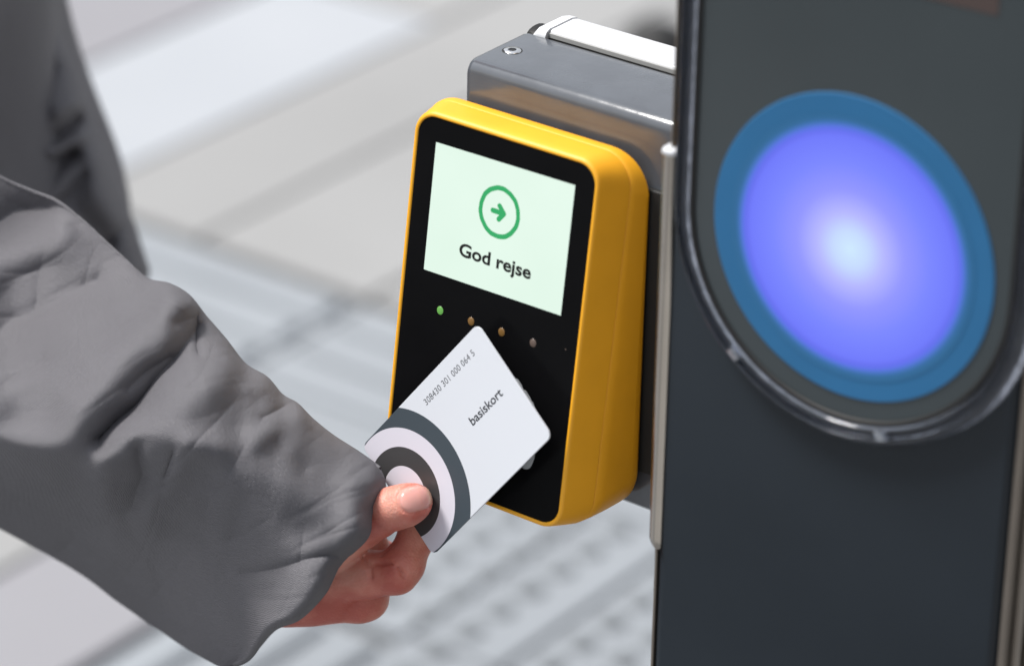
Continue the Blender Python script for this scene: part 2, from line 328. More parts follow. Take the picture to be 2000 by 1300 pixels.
# ring of the symbol
ccx, ccy, ra, rbv = 33.35, 19.6, 9.95, 10.7
Vr, Fr = [], []
n = 96
for i in range(n):
    a = 2*math.pi*i/n; wob = 1+.006*math.sin(7*a)+.004*math.sin(17*a+1)
    for q in (1.0, .815): Vr.append(FP(ccx+ra*q*wob*math.cos(a), ccy+rbv*q*wob*math.sin(a), .12))
for i in range(n): j = (i+1) % n; Fr.append((2*i, 2*j, 2*j+1, 2*i+1))
mesh('symbol_ring', Vr, Fr, gr, scn, False, MM)
def strokes(lines, wd, fn, h):
    parts = []
    for k, pl in enumerate(lines):
        for (x0, y0), (x1, y1) in zip(pl[:-1], pl[1:]):
            a = math.atan2(y1-y0, x1-x0); P = []
            for i in range(13): t = a+math.pi/2+math.pi*i/12; P.append((x0+wd/2*math.cos(t), y0+wd/2*math.sin(t)))
            for i in range(13): t = a-math.pi/2+math.pi*i/12; P.append((x1+wd/2*math.cos(t), y1+wd/2*math.sin(t)))
            h += .006; parts.append(([fn(x, y, h) for x, y in P], [tuple(range(26))[::-1]]))
    return join(parts)
mesh('symbol_arrow', *strokes([[(30.2, 19.6), (35.4, 19.6)], [(33.2, 17.0), (35.6, 19.6)], [(35.6, 19.6), (33.4, 22.4)]], 2.1, FP, .12), gr, scn, False, MM)
def text(name, s, x0, x1, y0, y1, fn, h, m, parent, bold=0.0, space=1.0, shear=0):
    cu = bpy.data.curves.new(name, 'FONT'); cu.body = s; cu.offset = bold; cu.space_character = space; cu.resolution_u = 4; cu.shear = shear
    o = bpy.data.objects.new(name, cu); COL.objects.link(o); bpy.context.view_layer.update()
    me = bpy.data.meshes.new_from_object(o.evaluated_get(bpy.context.evaluated_depsgraph_get()))
    bpy.data.objects.remove(o); bpy.data.curves.remove(cu)
    P = np.array([v.co[:] for v in me.vertices]); lo, hi = P.min(0), P.max(0)
    for v, p in zip(me.vertices, P):
        x = x0+(p[0]-lo[0])/(hi[0]-lo[0])*(x1-x0); y = y1-(p[1]-lo[1])/(hi[1]-lo[1])*(y1-y0)
        v.co = Vector(fn(x, y, h))*MM
    me.materials.clear(); me.materials.append(m); o = bpy.data.objects.new(name, me); COL.objects.link(o); o.parent = parent
    return o
text('screen_text', 'God rejse', 16.2, 51.2, 36.6, 44.0, FP, .12, ink, scn, .029)
ledm = {}
for nm, c, e in (('green', (.06, .15, .03), (.055, .17, .035)), ('amber', (.11, .06, .02), (.055, .028, .006)), ('amber', 0, 0), ('grey', (.085, .06, .05), (.02, .015, .012))):
    if c and nm not in ledm:
        ledm[nm] = mat('led_'+nm, c, .3); B(ledm[nm]).inputs['Emission Color'].default_value = (*e, 1); B(ledm[nm]).inputs['Emission Strength'].default_value = 1
for x, nm, lb in ((9.8, 'green', 'lit green indicator'), (25.2, 'amber', None), (40.2, 'amber', None), (55.5, 'grey', 'dull grey indicator')):
    S = [[FP(x+q*math.cos(2*math.pi*i/24), 67.1+q*1.12*math.sin(2*math.pi*i/24), h) for i in range(24)] for q, h in ((1.55, 0), (1.45, .12), (1.0, .3))]
    o = mesh('indicator', *loft(S, False, True), ledm[nm], rd, scale=MM)
    if lb: o['label'] = lb
for (x, v) in ((71, 65),): mesh('sensor_dot', *disc(FP(x, v, .1), .3, (1, 0, 0), (0, s_, ct), 12), ledm['grey'], rd, False, MM)
def rpoly(pts, r, n=5):
    out = []
    for i in range(len(pts)):
        p0, p, p1 = (np.array(pts[i-1], float), np.array(pts[i], float), np.array(pts[(i+1) % len(pts)], float))
        a = p+(p0-p)/np.linalg.norm(p0-p)*r; c = p+(p1-p)/np.linalg.norm(p1-p)*r
        for k in range(n+1): t = k/n; out.append(tuple((1-t)**2*a+2*t*(1-t)*p+t*t*c))
    return out
icon = [([FP(x, v, .1) for x, v in rpoly([(40, 108), (58, 99), (62.6, 112), (60.4, 119.4), (55.5, 119.2), (42, 112)], 3)], [tuple(range(36))])]
ic2 = strokes([[(50.0, 84.6), (51.8, 86.2), (53.0, 88.0)], [(54.2, 88.0), (56.4, 90.0), (58.0, 92.4)], [(58.0, 91.6), (60.0, 94.6), (61.0, 97.6)]], 2.0, FP, .16)
mesh('printed_symbol', *join(icon+[ic2]), M['symbol'], rd, False, MM)

# ------------------------------------------------------------------ the travel card
CC = np.array([-.02153, 1.2448, 1.01864]); CX = np.array([.5387, -.2815, .7941]); CX /= np.linalg.norm(CX)
_c = np.load if False else None
CY = np.array([.5487, -.5985, -.5838]); CY -= CX*(CX@CY); CY /= np.linalg.norm(CY); CN = np.cross(CX, CY)
if CN@FW > 0: CN = -CN                            # towards the viewer
td = empty('travel_card', CC.tolist()); tag(td, 'white travel card with dark rings, held in the hand against the reader', 'card')
Mc = Matrix(((CX[0], CY[0], CN[0], CC[0]), (CX[1], CY[1], CN[1], CC[1]), (CX[2], CY[2], CN[2], CC[2]), (0, 0, 0, 1)))
td.matrix_world = Mc @ Matrix.Diagonal((1, 1, 1, 1))
flip = np.linalg.det(np.stack([CX, CY, CN], 1)) < 0
if flip: td.matrix_world = Matrix(((CX[0], -CY[0], CN[0], CC[0]), (CX[1], -CY[1], CN[1], CC[1]), (CX[2], -CY[2], CN[2], CC[2]), (0, 0, 0, 1)))
sg = -1 if flip else 1
def CP(x, y, h=0): return (x, sg*y, h)            # card plane: x long way, y down, h towards the viewer
cmn = mat('card_plastic', (.70, .73, .79), .38); b = B(cmn); tc = N(cmn, 'ShaderNodeTexCoord')
mp = N(cmn, 'ShaderNodeVectorMath', operation='SUBTRACT'); mp.inputs[1].default_value = (-.0371, 0, 0); L(cmn, tc.outputs['Object'], mp.inputs[0])
fl = N(cmn, 'ShaderNodeVectorMath', operation='MULTIPLY'); fl.inputs[1].default_value = (1, 1, 0); L(cmn, mp.outputs[0], fl.inputs[0])
ln = N(cmn, 'ShaderNodeVectorMath', operation='LENGTH'); L(cmn, fl.outputs[0], ln.inputs[0])
ml = N(cmn, 'ShaderNodeMath', operation='MULTIPLY'); ml.inputs[1].default_value = 10.0; L(cmn, ln.outputs['Value'], ml.inputs[0])
wh = (.57, .59, .63)
ww = (.58, .56, .62)
rp = ramp(cmn, ml.outputs[0], [(0, ww), (.109, (.045, .044, .045)), (.1848, ww), (.2628, (.046, .060, .072)), (.3475, wh)], 'CONSTANT'); L(cmn, rp.outputs[0], b.inputs['Base Color'])
secs = [[CP(x, y, h) for x, y in rrect(-42.8+e, 42.8-e, -27+e, 27-e, 3.1-e*.5, 8)] for h, e in ((-.42, .1), (-.36, 0), (.3, 0), (.38, .1))]
cb = autosmooth(mesh('card_body', *loft(secs), cmn, td, scale=MM), 30)
text('card_word', 'basiskort', 12.2, 34.0, -2.6, 1.15, CP, .42, cardink, td, .014)
text('card_number', '308430 301 000 064 5', -2.1, 33.3, -21.5, -18.85, CP, .42, lid2, td, .0, 1.05)

# ------------------------------------------------------------------ signed distance modelling for the body
def surface_nets(fn, lo, hi, h):
    lo, hi = np.array(lo, float), np.array(hi, float); n = np.ceil((hi-lo)/h).astype(int)+1
    ax = [lo[i]+h*np.arange(n[i]) for i in range(3)]
    X, Y, Z = np.meshgrid(*ax, indexing='ij'); S = fn(np.stack([X, Y, Z], -1).reshape(-1, 3).astype(np.float32)).reshape(n)
    ins = S < 0
    c = np.zeros(n-1, int)
    for i in (0, 1):
        for j in (0, 1):
            for k in (0, 1): c += ins[i:n[0]-1+i, j:n[1]-1+j, k:n[2]-1+k]
    act = (c > 0) & (c < 8); idx = -np.ones(n-1, int); cells = np.argwhere(act); idx[act] = np.arange(len(cells))
    acc = np.zeros((len(cells), 3)); cnt = np.zeros(len(cells))
    cor = [(i, j, k) for i in (0, 1) for j in (0, 1) for k in (0, 1)]
    for a in cor:
        for ax_ in range(3):
            if a[ax_]: continue
            b_ = list(a); b_[ax_] = 1
            ca, cb_ = cells+a, cells+b_
            sa, sb = S[ca[:, 0], ca[:, 1], ca[:, 2]], S[cb_[:, 0], cb_[:, 1], cb_[:, 2]]
            m_ = (sa < 0) != (sb < 0); t = np.where(m_, sa/np.where(m_, sa-sb, 1), 0)
            acc[m_] += np.array(a)+np.outer(t, np.eye(3)[ax_])[m_]; cnt[m_] += 1
    V = lo+h*(cells+acc/cnt[:, None]); F = []
    for ax_ in range(3):
        o1, o2 = [(1, 2), (2, 0), (0, 1)][ax_]
        sl_a = [slice(None)]*3; sl_b = [slice(None)]*3; sl_a[ax_] = slice(0, -1); sl_b[ax_] = slice(1, None)
        ia, ib = ins[tuple(sl_a)], ins[tuple(sl_b)]; e = np.argwhere(ia != ib)
        e = e[(e[:, o1] > 0) & (e[:, o2] > 0) & (e[:, o1] < n[o1]-1) & (e[:, o2] < n[o2]-1)]
        d1 = np.eye(3, dtype=int)[o1]; d2 = np.eye(3, dtype=int)[o2]
        q = np.stack([idx[tuple((e-x).T)] for x in (0*d1, d1, d1+d2, d2)], 1)
        fl_ = ia[tuple(e.T)]; q[~fl_] = q[~fl_][:, ::-1]; F.append(q)
    return V, np.concatenate(F)
def cone(p, a, b, r1, r2):
    a, b = np.array(a, np.float32), np.array(b, np.float32); ba = b-a
    t = np.clip(((p-a)@ba)/(ba@ba+1e-9), 0, 1); return np.linalg.norm(p-a-t[:, None]*ba, axis=1)-(r1+(r2-r1)*t)
def ell(p, c, r, rot=None):
    q = p-np.array(c, np.float32)
    if rot is not None: q = q@np.array(rot, np.float32)
    r = np.array(r, np.float32); k = np.linalg.norm(q/r, axis=1); return (k-1)*r.min()*(.5+.5*np.minimum(1, k))
def smin(a, b, k):
    h = np.clip(.5+.5*(b-a)/k, 0, 1); return b+(a-b)*h-k*h*(1-h)
def chain(p, pts, k=0):
    d = None
    for (a, ra_), (b, rb_) in zip(pts[:-1], pts[1:]):
        e = cone(p, a, b, ra_, rb_); d = e if d is None else (smin(d, e, k) if k else np.minimum(d, e))
    return d

# hand: millimetres in a frame x right, y down, z away, built round the pixel (740,1080) at 1.435 m
HD = 1435.0
def hp(px, py, D): return ((px-1000)*D/FPX, (py-650)*D/FPX, D-HD)
def h2w(V): V = np.asarray(V); return CAM + (np.outer(V[:, 2]+HD, FW) + np.outer(V[:, 0], RT) - np.outer(V[:, 1], UP))*.001
def hand_sdf(p):
    thumb = chain(p, [(hp(560, 1100, 1456), 15), (hp(640, 1062, 1450), 12.5), (hp(706, 1022, 1440), 9.6), (hp(735, 1006, 1434), 9.1), (hp(766, 993, 1427), 8.3), (hp(795, 984, 1423.5), 7.9), (hp(811, 978, 1423.8), 7.0)], 2.5)
    thumb = smin(thumb, ell(p, hp(788, 990, 1427), (9, 7.3, 6.2)), 3)
    palm = chain(p, [(hp(500, 1105, 1466), 14), (hp(545, 1135, 1464), 16), (hp(600, 1145, 1462), 15)], 6)
    palm = smin(palm, chain(p, [(hp(560, 1158, 1462), 12), (hp(650, 1160, 1460), 11.2)], 3), 6)
    thenar = chain(p, [(hp(620, 1100, 1462), 12), (hp(700, 1072, 1464), 8.6), (hp(732, 1068, 1466), 6.2)], 3)
    index = chain(p, [(hp(640, 1128, 1456), 11.5), (hp(715, 1122, 1451), 9.8), (hp(774, 1116, 1447), 9.0), (hp(788, 1100, 1447), 8.6), (hp(810, 1056, 1450), 7.2), (hp(812, 1020, 1452), 7.0), (hp(800, 992, 1450), 6.2)], 2)
    mid = chain(p, [(hp(610, 1165, 1464), 11), (hp(700, 1171, 1463), 9.2), (hp(716, 1168, 1464), 8.8), (hp(728, 1130, 1474), 8.2), (hp(738, 1098, 1480), 7.4), (hp(746, 1084, 1482), 6.8)], 2)
    ring = chain(p, [(hp(600, 1160, 1474), 11), (hp(676, 1160, 1478), 9), (hp(690, 1150, 1480), 8.4), (hp(702, 1110, 1486), 7.6), (hp(700, 1078, 1484), 6.8)], 2)
    pink = chain(p, [(hp(590, 1140, 1486), 10), (hp(650, 1140, 1491), 7.8), (hp(660, 1128, 1493), 7.2), (hp(668, 1100, 1494), 6.3)], 2)
    d = smin(palm, thenar, 5); d = smin(d, thumb, 3.0)
    f = smin(index, mid, .8); f = smin(f, ring, 1.0); f = smin(f, pink, 1.0)
    d = smin(d, f, 1.9)
    def crease(d, pts, wd, dep):
        e = chain(p, [(hp(*q), .01) for q in pts]); return d+2.3*dep*np.exp(-(e/(wd*1.1))**2)
    d = crease(d, [(737, 985, 1424), (742, 1000, 1423), (744, 1022, 1427)], .9, .7)
    d = crease(d, [(748, 984, 1424), (752, 1000, 1423), (753, 1020, 1426)], .8, .45)
    d = crease(d, [(728, 990, 1428), (731, 1005, 1427), (735, 1024, 1430)], .8, .35)
    d = crease(d, [(733, 1100, 1441), (760, 1100, 1440), (780, 1108, 1439), (788, 1124, 1439)], .9, .6)
    d = crease(d, [(708, 1090, 1445), (722, 1108, 1441), (726, 1126, 1441)], .8, .5)
    d = crease(d, [(697, 1092, 1445), (706, 1110, 1443)], .8, .35)
    d = crease(d, [(745, 1090, 1444), (768, 1062, 1444)], 1.0, .5)
    d = crease(d, [(690, 1152, 1453), (740, 1148, 1452), (775, 1144, 1452)], 1.2, .5)
    # nail: plate edge groove and a slight flat
    X = p[:, 0]; Y = p[:, 1]; c = hp(812, 973, 1417)
    a = math.radians(-12); u_ = (X-c[0])*math.cos(a)-(Y-c[1])*math.sin(a)*-1; v_ = -(X-c[0])*math.sin(a)+(Y-c[1])*math.cos(a)
    k = ((np.abs(u_)/6.9)**2.6+(np.abs(v_)/5.2)**2.6)**(1/2.6)
    fr = p[:, 2] < c[2]+7.5
    d = d+np.where(fr, .8*np.exp(-((k-1)/.10)**2)-.15*(k < 1), 0)
    return d
lo = hp(480, 930, 1490); Vh, Fh = surface_nets(hand_sdf, (hp(400, 900, 1400)[0], hp(700, 925, 1435)[1], -30), (hp(860, 900, 1435)[0], hp(700, 1245, 1435)[1], 72), .68)
cN = hp(812, 973, 1417); a = math.radians(-12)
u_ = (Vh[:, 0]-cN[0])*math.cos(a)+(Vh[:, 1]-cN[1])*math.sin(a); v_ = -(Vh[:, 0]-cN[0])*math.sin(a)+(Vh[:, 1]-cN[1])*math.cos(a)
kN = ((np.abs(u_)/6.9)**2.6+(np.abs(v_)/5.2)**2.6)**(1/2.6)
nailh = np.where(Vh[:, 2] < cN[2]+7.5, np.clip((1.0-kN)/.1, 0, 1), 0)
tiph = np.where(Vh[:, 2] < cN[2]+7.5, np.clip((u_-4.4)/1.0, 0, 1), 0)*nailh
Wh = h2w(Vh)

# the rest of the body, coarser, in world metres (person stands left, facing +x)
PB = np.array([-.43, 1.72, 0])
elbR = P3(-540, 270, 1.56); shR = P3(-830, -1080, 1.565); umR = P3(-735, -420, 1.535); wrR = P3(470, 1040, 1.486); fmR = P3(0, 700, 1.548)
def body_sdf(p):
    b = lambda x, y, z: (PB[0]+x, PB[1]+y, z)
    d = chain(p, [(b(0, 0, .95), .12), (b(.0, 0, 1.12), .105), (b(0, 0, 1.27), .11)], .05)
    d = smin(d, cone(p, b(0, -.11, 1.35), b(0, .13, 1.35), .050, .050), .04)
    d = smin(d, cone(p, b(0, -.07, .93), b(0, .07, .93), .12, .12), .05)
    d = smin(d, cone(p, b(0, 0, 1.40), b(.03, 0, 1.50), .058, .052), .03)
    for sy in (-1, 1):
        d = smin(d, chain(p, [(b(0, sy*.09, .90), .095), (b(.02, sy*.10, .50), .058), (b(0, sy*.10, .46), .056), (b(-.03, sy*.105, .30), .056), (b(-.03, sy*.11, .09), .036)], .03), .02)
        d = smin(d, chain(p, [(b(-.05, sy*.11, .05), .036), (b(.13, sy*.12, .035), .030)], .02), .02)
    d = smin(d, chain(p, [(tuple(shR), .034), (tuple(umR), .034), (tuple(elbR), .034), (tuple(fmR), .028), (tuple(wrR), .019)], .01), .03)
    d = smin(d, chain(p, [(b(0, .13, 1.34), .040), (tuple(P3(-430, -850, 1.88)), .036), (tuple(P3(-190, -40, 1.885)), .030), (tuple(P3(-30, 330, 1.885)), .028), (tuple(P3(30, 600, 1.86)), .026), (b(.12, .05, .90), .030)], .01), .03)
    return d
Vb, Fb = surface_nets(body_sdf, (-.75, 1.36, 0), (-.02, 2.12, 1.56), .014)
def head_sdf(p):
    h = lambda x, y, z: (PB[0]+.045+x, PB[1]+y, 1.585+z)
    d = smin(ell(p, h(-.015, 0, .03), (.098, .076, .098)), ell(p, h(.025, 0, -.04), (.068, .060, .078)), .03)
    d = smin(d, cone(p, h(.086, 0, .012), h(.108, 0, -.022), .008, .014), .012)
    for sy in (-1, 1):
        d = smin(d, ell(p, h(.078, sy*.032, .026), (.02, .022, .008)), .012)
        d = smin(d, ell(p, h(.070, sy*.032, .004), (.018, .015, .012)), .004)
        d = smin(d, ell(p, h(-.012, sy*.079, -.005), (.018, .008, .030)), .006)
        d = smin(d, ell(p, h(.052, sy*.034, -.030), (.03, .022, .02)), .02)
    d = smin(d, ell(p, h(.084, 0, -.048), (.014, .026, .006)), .005); d = smin(d, ell(p, h(.081, 0, -.059), (.014, .021, .006)), .005)
    d = smin(d, cone(p, h(-.025, 0, -.05), (PB[0]+.01, PB[1], 1.44), .054, .058), .03)
    return d
Vd, Fd = surface_nets(head_sdf, (PB[0]-.12, PB[1]-.12, 1.42), (PB[0]+.19, PB[1]+.12, 1.74), .005)

person = empty('person', (PB[0], PB[1], 0)); tag(person, 'person in a thick grey jacket reaching out the right hand with a white card', 'person')
skin = mat('skin', (.60, .27, .19), .42, ior=1.4); b = B(skin)
b.inputs['Subsurface Weight'].default_value = .25; b.inputs['Subsurface Radius'].default_value = (1, .25, .12); b.inputs['Subsurface Scale'].default_value = .006
tc = N(skin, 'ShaderNodeTexCoord'); n1 = N(skin, 'ShaderNodeTexNoise', Scale=45., Detail=5.); L(skin, tc.outputs['Object'], n1.inputs['Vector'])
r1 = ramp(skin, n1.outputs['Fac'], [(.36, (.42, .105, .080)), (.5, (.53, .185, .14)), (.64, (.62, .29, .225))])
at = N(skin, 'ShaderNodeAttribute'); at.attribute_name = 'nail'; mx = N(skin, 'ShaderNodeMix', data_type='RGBA'); L(skin, at.outputs['Fac'], mx.inputs['Factor']); L(skin, r1.outputs[0], mx.inputs[6]); mx.inputs[7].default_value = (.60, .30, .26, 1)
at2 = N(skin, 'ShaderNodeAttribute'); at2.attribute_name = 'nail_edge'; mx2 = N(skin, 'ShaderNodeMix', data_type='RGBA'); L(skin, at2.outputs['Fac'], mx2.inputs['Factor']); L(skin, mx.outputs[2], mx2.inputs[6]); mx2.inputs[7].default_value = (.60, .36, .26, 1)
L(skin, mx2.outputs[2], b.inputs['Base Color'])
rr2 = N(skin, 'ShaderNodeMapRange'); rr2.inputs['To Min'].default_value = .46; rr2.inputs['To Max'].default_value = .22; L(skin, at.outputs['Fac'], rr2.inputs['Value']); L(skin, rr2.outputs[0], b.inputs['Roughness'])
vo = N(skin, 'ShaderNodeTexVoronoi', Scale=900.); L(skin, tc.outputs['Object'], vo.inputs['Vector']); n3 = N(skin, 'ShaderNodeTexNoise', Scale=260., Detail=4.); L(skin, tc.outputs['Object'], n3.inputs['Vector'])
ad = N(skin, 'ShaderNodeMath', operation='ADD'); L(skin, vo.outputs['Distance'], ad.inputs[0]); L(skin, n3.outputs['Fac'], ad.inputs[1])
iv = N(skin, 'ShaderNodeMath', operation='SUBTRACT'); iv.inputs[0].default_value = 1; L(skin, at.outputs['Fac'], iv.inputs[1]); sb = N(skin, 'ShaderNodeMath', operation='MULTIPLY'); sb.inputs[1].default_value = .5; L(skin, iv.outputs[0], sb.inputs[0])
bp = N(skin, 'ShaderNodeBump', Distance=.0003); L(skin, sb.outputs[0], bp.inputs['Strength']); L(skin, ad.outputs[0], bp.inputs['Height']); L(skin, bp.outputs[0], b.inputs['Normal'])
n0, n1_ = len(Wh), len(Wh)+len(Vb)
VV = np.concatenate([Wh, Vb, Vd]); FF = np.concatenate([Fh, Fb+n0, Fd+n1_])
bo = mesh('body', VV, FF, skin, person, world=True)
for nm, arr in (('nail', nailh), ('nail_edge', tiph)):
    at_ = bo.data.attributes.new(nm, 'FLOAT', 'POINT'); full = np.zeros(len(VV), np.float32); full[:len(arr)] = arr; at_.data.foreach_set('value', full)
recalc(bo)
sm = bo.modifiers.new('smooth', 'SMOOTH'); sm.factor = .5; sm.iterations = 2

# ------------------------------------------------------------------ clothing
fab = mat('grey_jacket_fabric', (.10, .10, .11), .60, ior=1.42); b = B(fab); b.inputs['Sheen Weight'].default_value = 0
tc = N(fab, 'ShaderNodeTexCoord'); n1 = N(fab, 'ShaderNodeTexNoise', Scale=9., Detail=4.); L(fab, tc.outputs['Object'], n1.inputs['Vector'])
L(fab, ramp(fab, n1.outputs['Fac'], [(.3, (.100, .097, .106)), (.7, (.130, .126, .137))]).outputs[0], b.inputs['Base Color'])
wv = N(fab, 'ShaderNodeTexWave', Scale=640., Distortion=6., Detail=3.); wv.bands_direction = 'DIAGONAL'; L(fab, tc.outputs['Object'], wv.inputs['Vector'])
n2 = N(fab, 'ShaderNodeTexNoise', Scale=900., Detail=4.); L(fab, tc.outputs['Object'], n2.inputs['Vector'])
n4 = N(fab, 'ShaderNodeTexNoise', Scale=28., Detail=5., Distortion=.6); L(fab, tc.outputs['Object'], n4.inputs['Vector'])
ad = N(fab, 'ShaderNodeMath', operation='ADD'); L(fab, wv.outputs['Fac'], ad.inputs[0]); L(fab, n2.outputs['Fac'], ad.inputs[1])
bp0 = N(fab, 'ShaderNodeBump', Strength=.35, Distance=.006); L(fab, n4.outputs['Fac'], bp0.inputs['Height'])
bp = N(fab, 'ShaderNodeBump', Strength=.55, Distance=.0004); L(fab, ad.outputs[0], bp.inputs['Height']); L(fab, bp0.outputs[0], bp.inputs['Normal']); L(fab, bp.outputs[0], b.inputs['Normal'])
M['fabric'] = fab
M['trouser'] = vary(mat('dark_trouser', (.02, .022, .03), .8), 30, .2, .3, 600)
M['shoe'] = vary(mat('black_shoe', (.015, .015, .015), .5), 30, .2)
M['hair'] = vary(mat('brown_hair', (.05, .028, .016), .55), 80, .4, .6, 300)

def cr(pts, s):                                   # Catmull-Rom through pts (k,dim) at s in 0..1
    pts = np.asarray(pts, float); k = len(pts)-1; t = np.asarray(s)*k; i = np.clip(t.astype(int), 0, k-1); f = (t-i)[:, None]
    g = lambda j: pts[np.clip(j, 0, k)]
    p0, p1, p2, p3 = g(i-1), g(i), g(i+1), g(i+2)
    return .5*((2*p1)+(-p0+p2)*f+(2*p0-5*p1+4*p2-p3)*f*f+(-p0+3*p1-3*p2+p3)*f**3)
def ease(x): x = np.clip(x, 0, 1); return x*x*(3-2*x)
def segdist(Q, pl):
    best = np.full(Q.shape[:-1], 1e9)
    for a, b_ in zip(pl[:-1], pl[1:]):
        a, b_ = np.array(a, float), np.array(b_, float); ba = b_-a
        t = np.clip(((Q-a)@ba)/(ba@ba), 0, 1); best = np.minimum(best, np.linalg.norm(Q-a-t[..., None]*ba, axis=-1))
    return best
def sleeve(name, T, Bt, D, H, ridge, near=None, far=None, folds=(), ns=300, nv=150, nf=50, parent=None, w0=.6, rough=2.0, seed=1, sharp=.8, drop=0, roll=0, wrk=.5):
    """tube of cloth: T and Bt are its two side outlines, D the distance of its axis, H half its thickness"""
    s = np.linspace(0, 1, ns); Tp, Bp = cr(T, s), cr(Bt, s); d = cr(np.array(D)[:, None], s)[:, 0]; h = cr(np.array(H)[:, None], s)[:, 0]; rg = cr(np.array(ridge)[:, None], s)[:, 0]
    def half(v, R_, sign):
        u = (1-np.cos(np.pi*v))/2
        Pp = Tp[:, None]*(1-u)[None, :, None]+Bp[:, None]*u[None, :, None]
        if R_ is not None:
            Rc = cr(R_, u); lin = Tp[-1]*(1-u)[:, None]+Bp[-1]*u[:, None]; wgt = ease((s-w0)/(1-w0))**1.3
            Pp = Pp+wgt[:, None, None]*(Rc-lin)[None]
        # ridge warp: w(u) maps rg -> .5
        e = np.log(.5)/np.log(np.clip(rg, .2, .8)); wv_ = u[None, :]**e[:, None] if sign < 0 else np.repeat(u[None], ns, 0)
        wv_ = np.clip(wv_, 0, 1); prof = .5*np.sin(np.pi*wv_)**sharp+.5*(1-(np.abs(2*wv_-1)**2+.006)**.8)
        dd = d[:, None]+sign*h[:, None]*prof*(1.5 if sign > 0 else 1)+roll*ease((s-.955)/.045)[:, None]**2*(np.sin(np.pi*v)[None] if sign < 0 else 0)+drop*h[:, None]*ease((u[None]-rg[:, None])/(1-rg[:, None]))
        if sign < 0:
            edge = np.minimum(1, np.sin(np.pi*v)*2.2)[None]
            bump = np.zeros(dd.shape)
            Pq = Pp+np.stack([7*np.sin(Pp[..., 1]*.021+.7)+2.5*np.sin(Pp[..., 0]*.047+Pp[..., 1]*.031), 7*np.sin(Pp[..., 0]*.019+1.9)+2.5*np.sin(Pp[..., 1]*.053-Pp[..., 0]*.02)], -1)
            for pl, amp, wd in folds:
                q_ = segdist(Pq, pl)/wd; bump += amp*(np.exp(-q_**2) if amp > 0 else np.exp(-(np.sqrt(q_*q_+.02)-.14)*1.25))
            dd = dd-edge*bump*.001
        x, y = Pp[..., 0], Pp[..., 1]
        rs = np.random.RandomState(seed); nz = 0
        for q in range(14):
            ka = rs.uniform(0, np.pi); fr = rs.uniform(.008, .03); ph = rs.uniform(0, 6.28)
            nz = nz+np.sin((x*np.cos(ka)+y*np.sin(ka))*fr+ph+1.3*np.sin(x*.006*rs.uniform(.4, 1.4)+y*.005+ph))*(.012/fr)
        if sign < 0:
            for q in range(9):
                th_ = .88+rs.uniform(-.55, .55); fr = rs.uniform(.018, .045); px_, py_ = rs.uniform(0, 6.28, 2)
                phs = (x*np.cos(th_)+y*np.sin(th_))*fr+px_+.9*np.sin(x*.012+py_)+.9*np.sin(y*.014+px_)
                cw = (1-np.abs(np.sin(phs)))**4; mk = np.clip(np.sin(x*rs.uniform(.006, .016)+py_)*np.sin(y*rs.uniform(.006, .016)+px_)-.1, 0, 1)
                dd = dd+cw*mk*(.045/fr)*.0013*wrk*np.minimum(1, np.sin(np.pi*v)*2)[None]
        dd = dd+nz*rough*.0004*np.minimum(1, np.sin(np.pi*v)*2)[None]
        return CAM+dd[..., None]*(FW+RT*((x-1000)/FPX)[..., None]-UP*((y-650)/FPX)[..., None])
    v1 = np.linspace(0, 1, nv); v2 = np.linspace(1, 0, nf)[1:-1]
    A = half(v1, near, -1); C = half(v2, far, 1); Gd = np.concatenate([A, C], 1); m_ = Gd.shape[1]
    V = Gd.reshape(-1, 3); i, j = np.meshgrid(np.arange(ns-1), np.arange(m_), indexing='ij'); j2 = (j+1) % m_
    F = np.stack([i*m_+j, i*m_+j2, (i+1)*m_+j2, (i+1)*m_+j], -1).reshape(-1, 4)
    o = mesh(name, V, F, M['fabric'], parent, world=True)
    return o
near = [(742, 914), (752, 955), (726, 1000), (717, 1048), (664, 1102), (634, 1158), (588, 1206), (540, 1226), (512, 1254), (488, 1284), (450, 1302)]
far = [(742, 914), (735, 960), (700, 1040), (640, 1140), (580, 1205), (538, 1226), (508, 1258), (484, 1287), (450, 1302)]
Tn = [(-600, -1330), (-490, -960), (-470, -400), (-410, -80), (-300, 90), (-180, 200), (-80, 290), (0, 345), (60, 372), (110, 392), (160, 430), (205, 472), (250, 513), (288, 546), (330, 556), (368, 578), (402, 620), (440, 664), (478, 712), (520, 738), (550, 772), (580, 790), (610, 820), (650, 852), (700, 884), (742, 914)]
Bn = [(-1020, -1390), (-1130, -1020), (-1000, -300), (-840, 300), (-620, 650), (-380, 830), (-150, 950), (10, 1034), (80, 1072), (135, 1103), (180, 1132), (222, 1165), (262, 1193), (292, 1214), (318, 1231), (340, 1246), (360, 1259), (376, 1269), (390, 1277), (402, 1284), (412, 1289), (420, 1293), (428, 1296), (436, 1299), (443, 1301), (450, 1302)]
Dn = [1.62, 1.525, 1.515, 1.53, 1.54, 1.535, 1.53, 1.525, 1.52, 1.515, 1.51, 1.505, 1.50, 1.495, 1.49, 1.486, 1.482, 1.478, 1.473, 1.468, 1.463, 1.458, 1.453, 1.448, 1.441, 1.434]
Hn = [.035, .062, .064, .075, .085, .090, .094, .096, .096, .096, .095, .094, .092, .090, .087, .084, .080, .076, .072, .067, .062, .057, .051, .046, .042, .038]
Rn = [.5, .5, .52, .58, .64, .68, .72, .73, .71, .68, .64, .60, .55, .50, .46, .43, .40, .38, .37, .36, .36, .37, .39, .42, .46, .52]
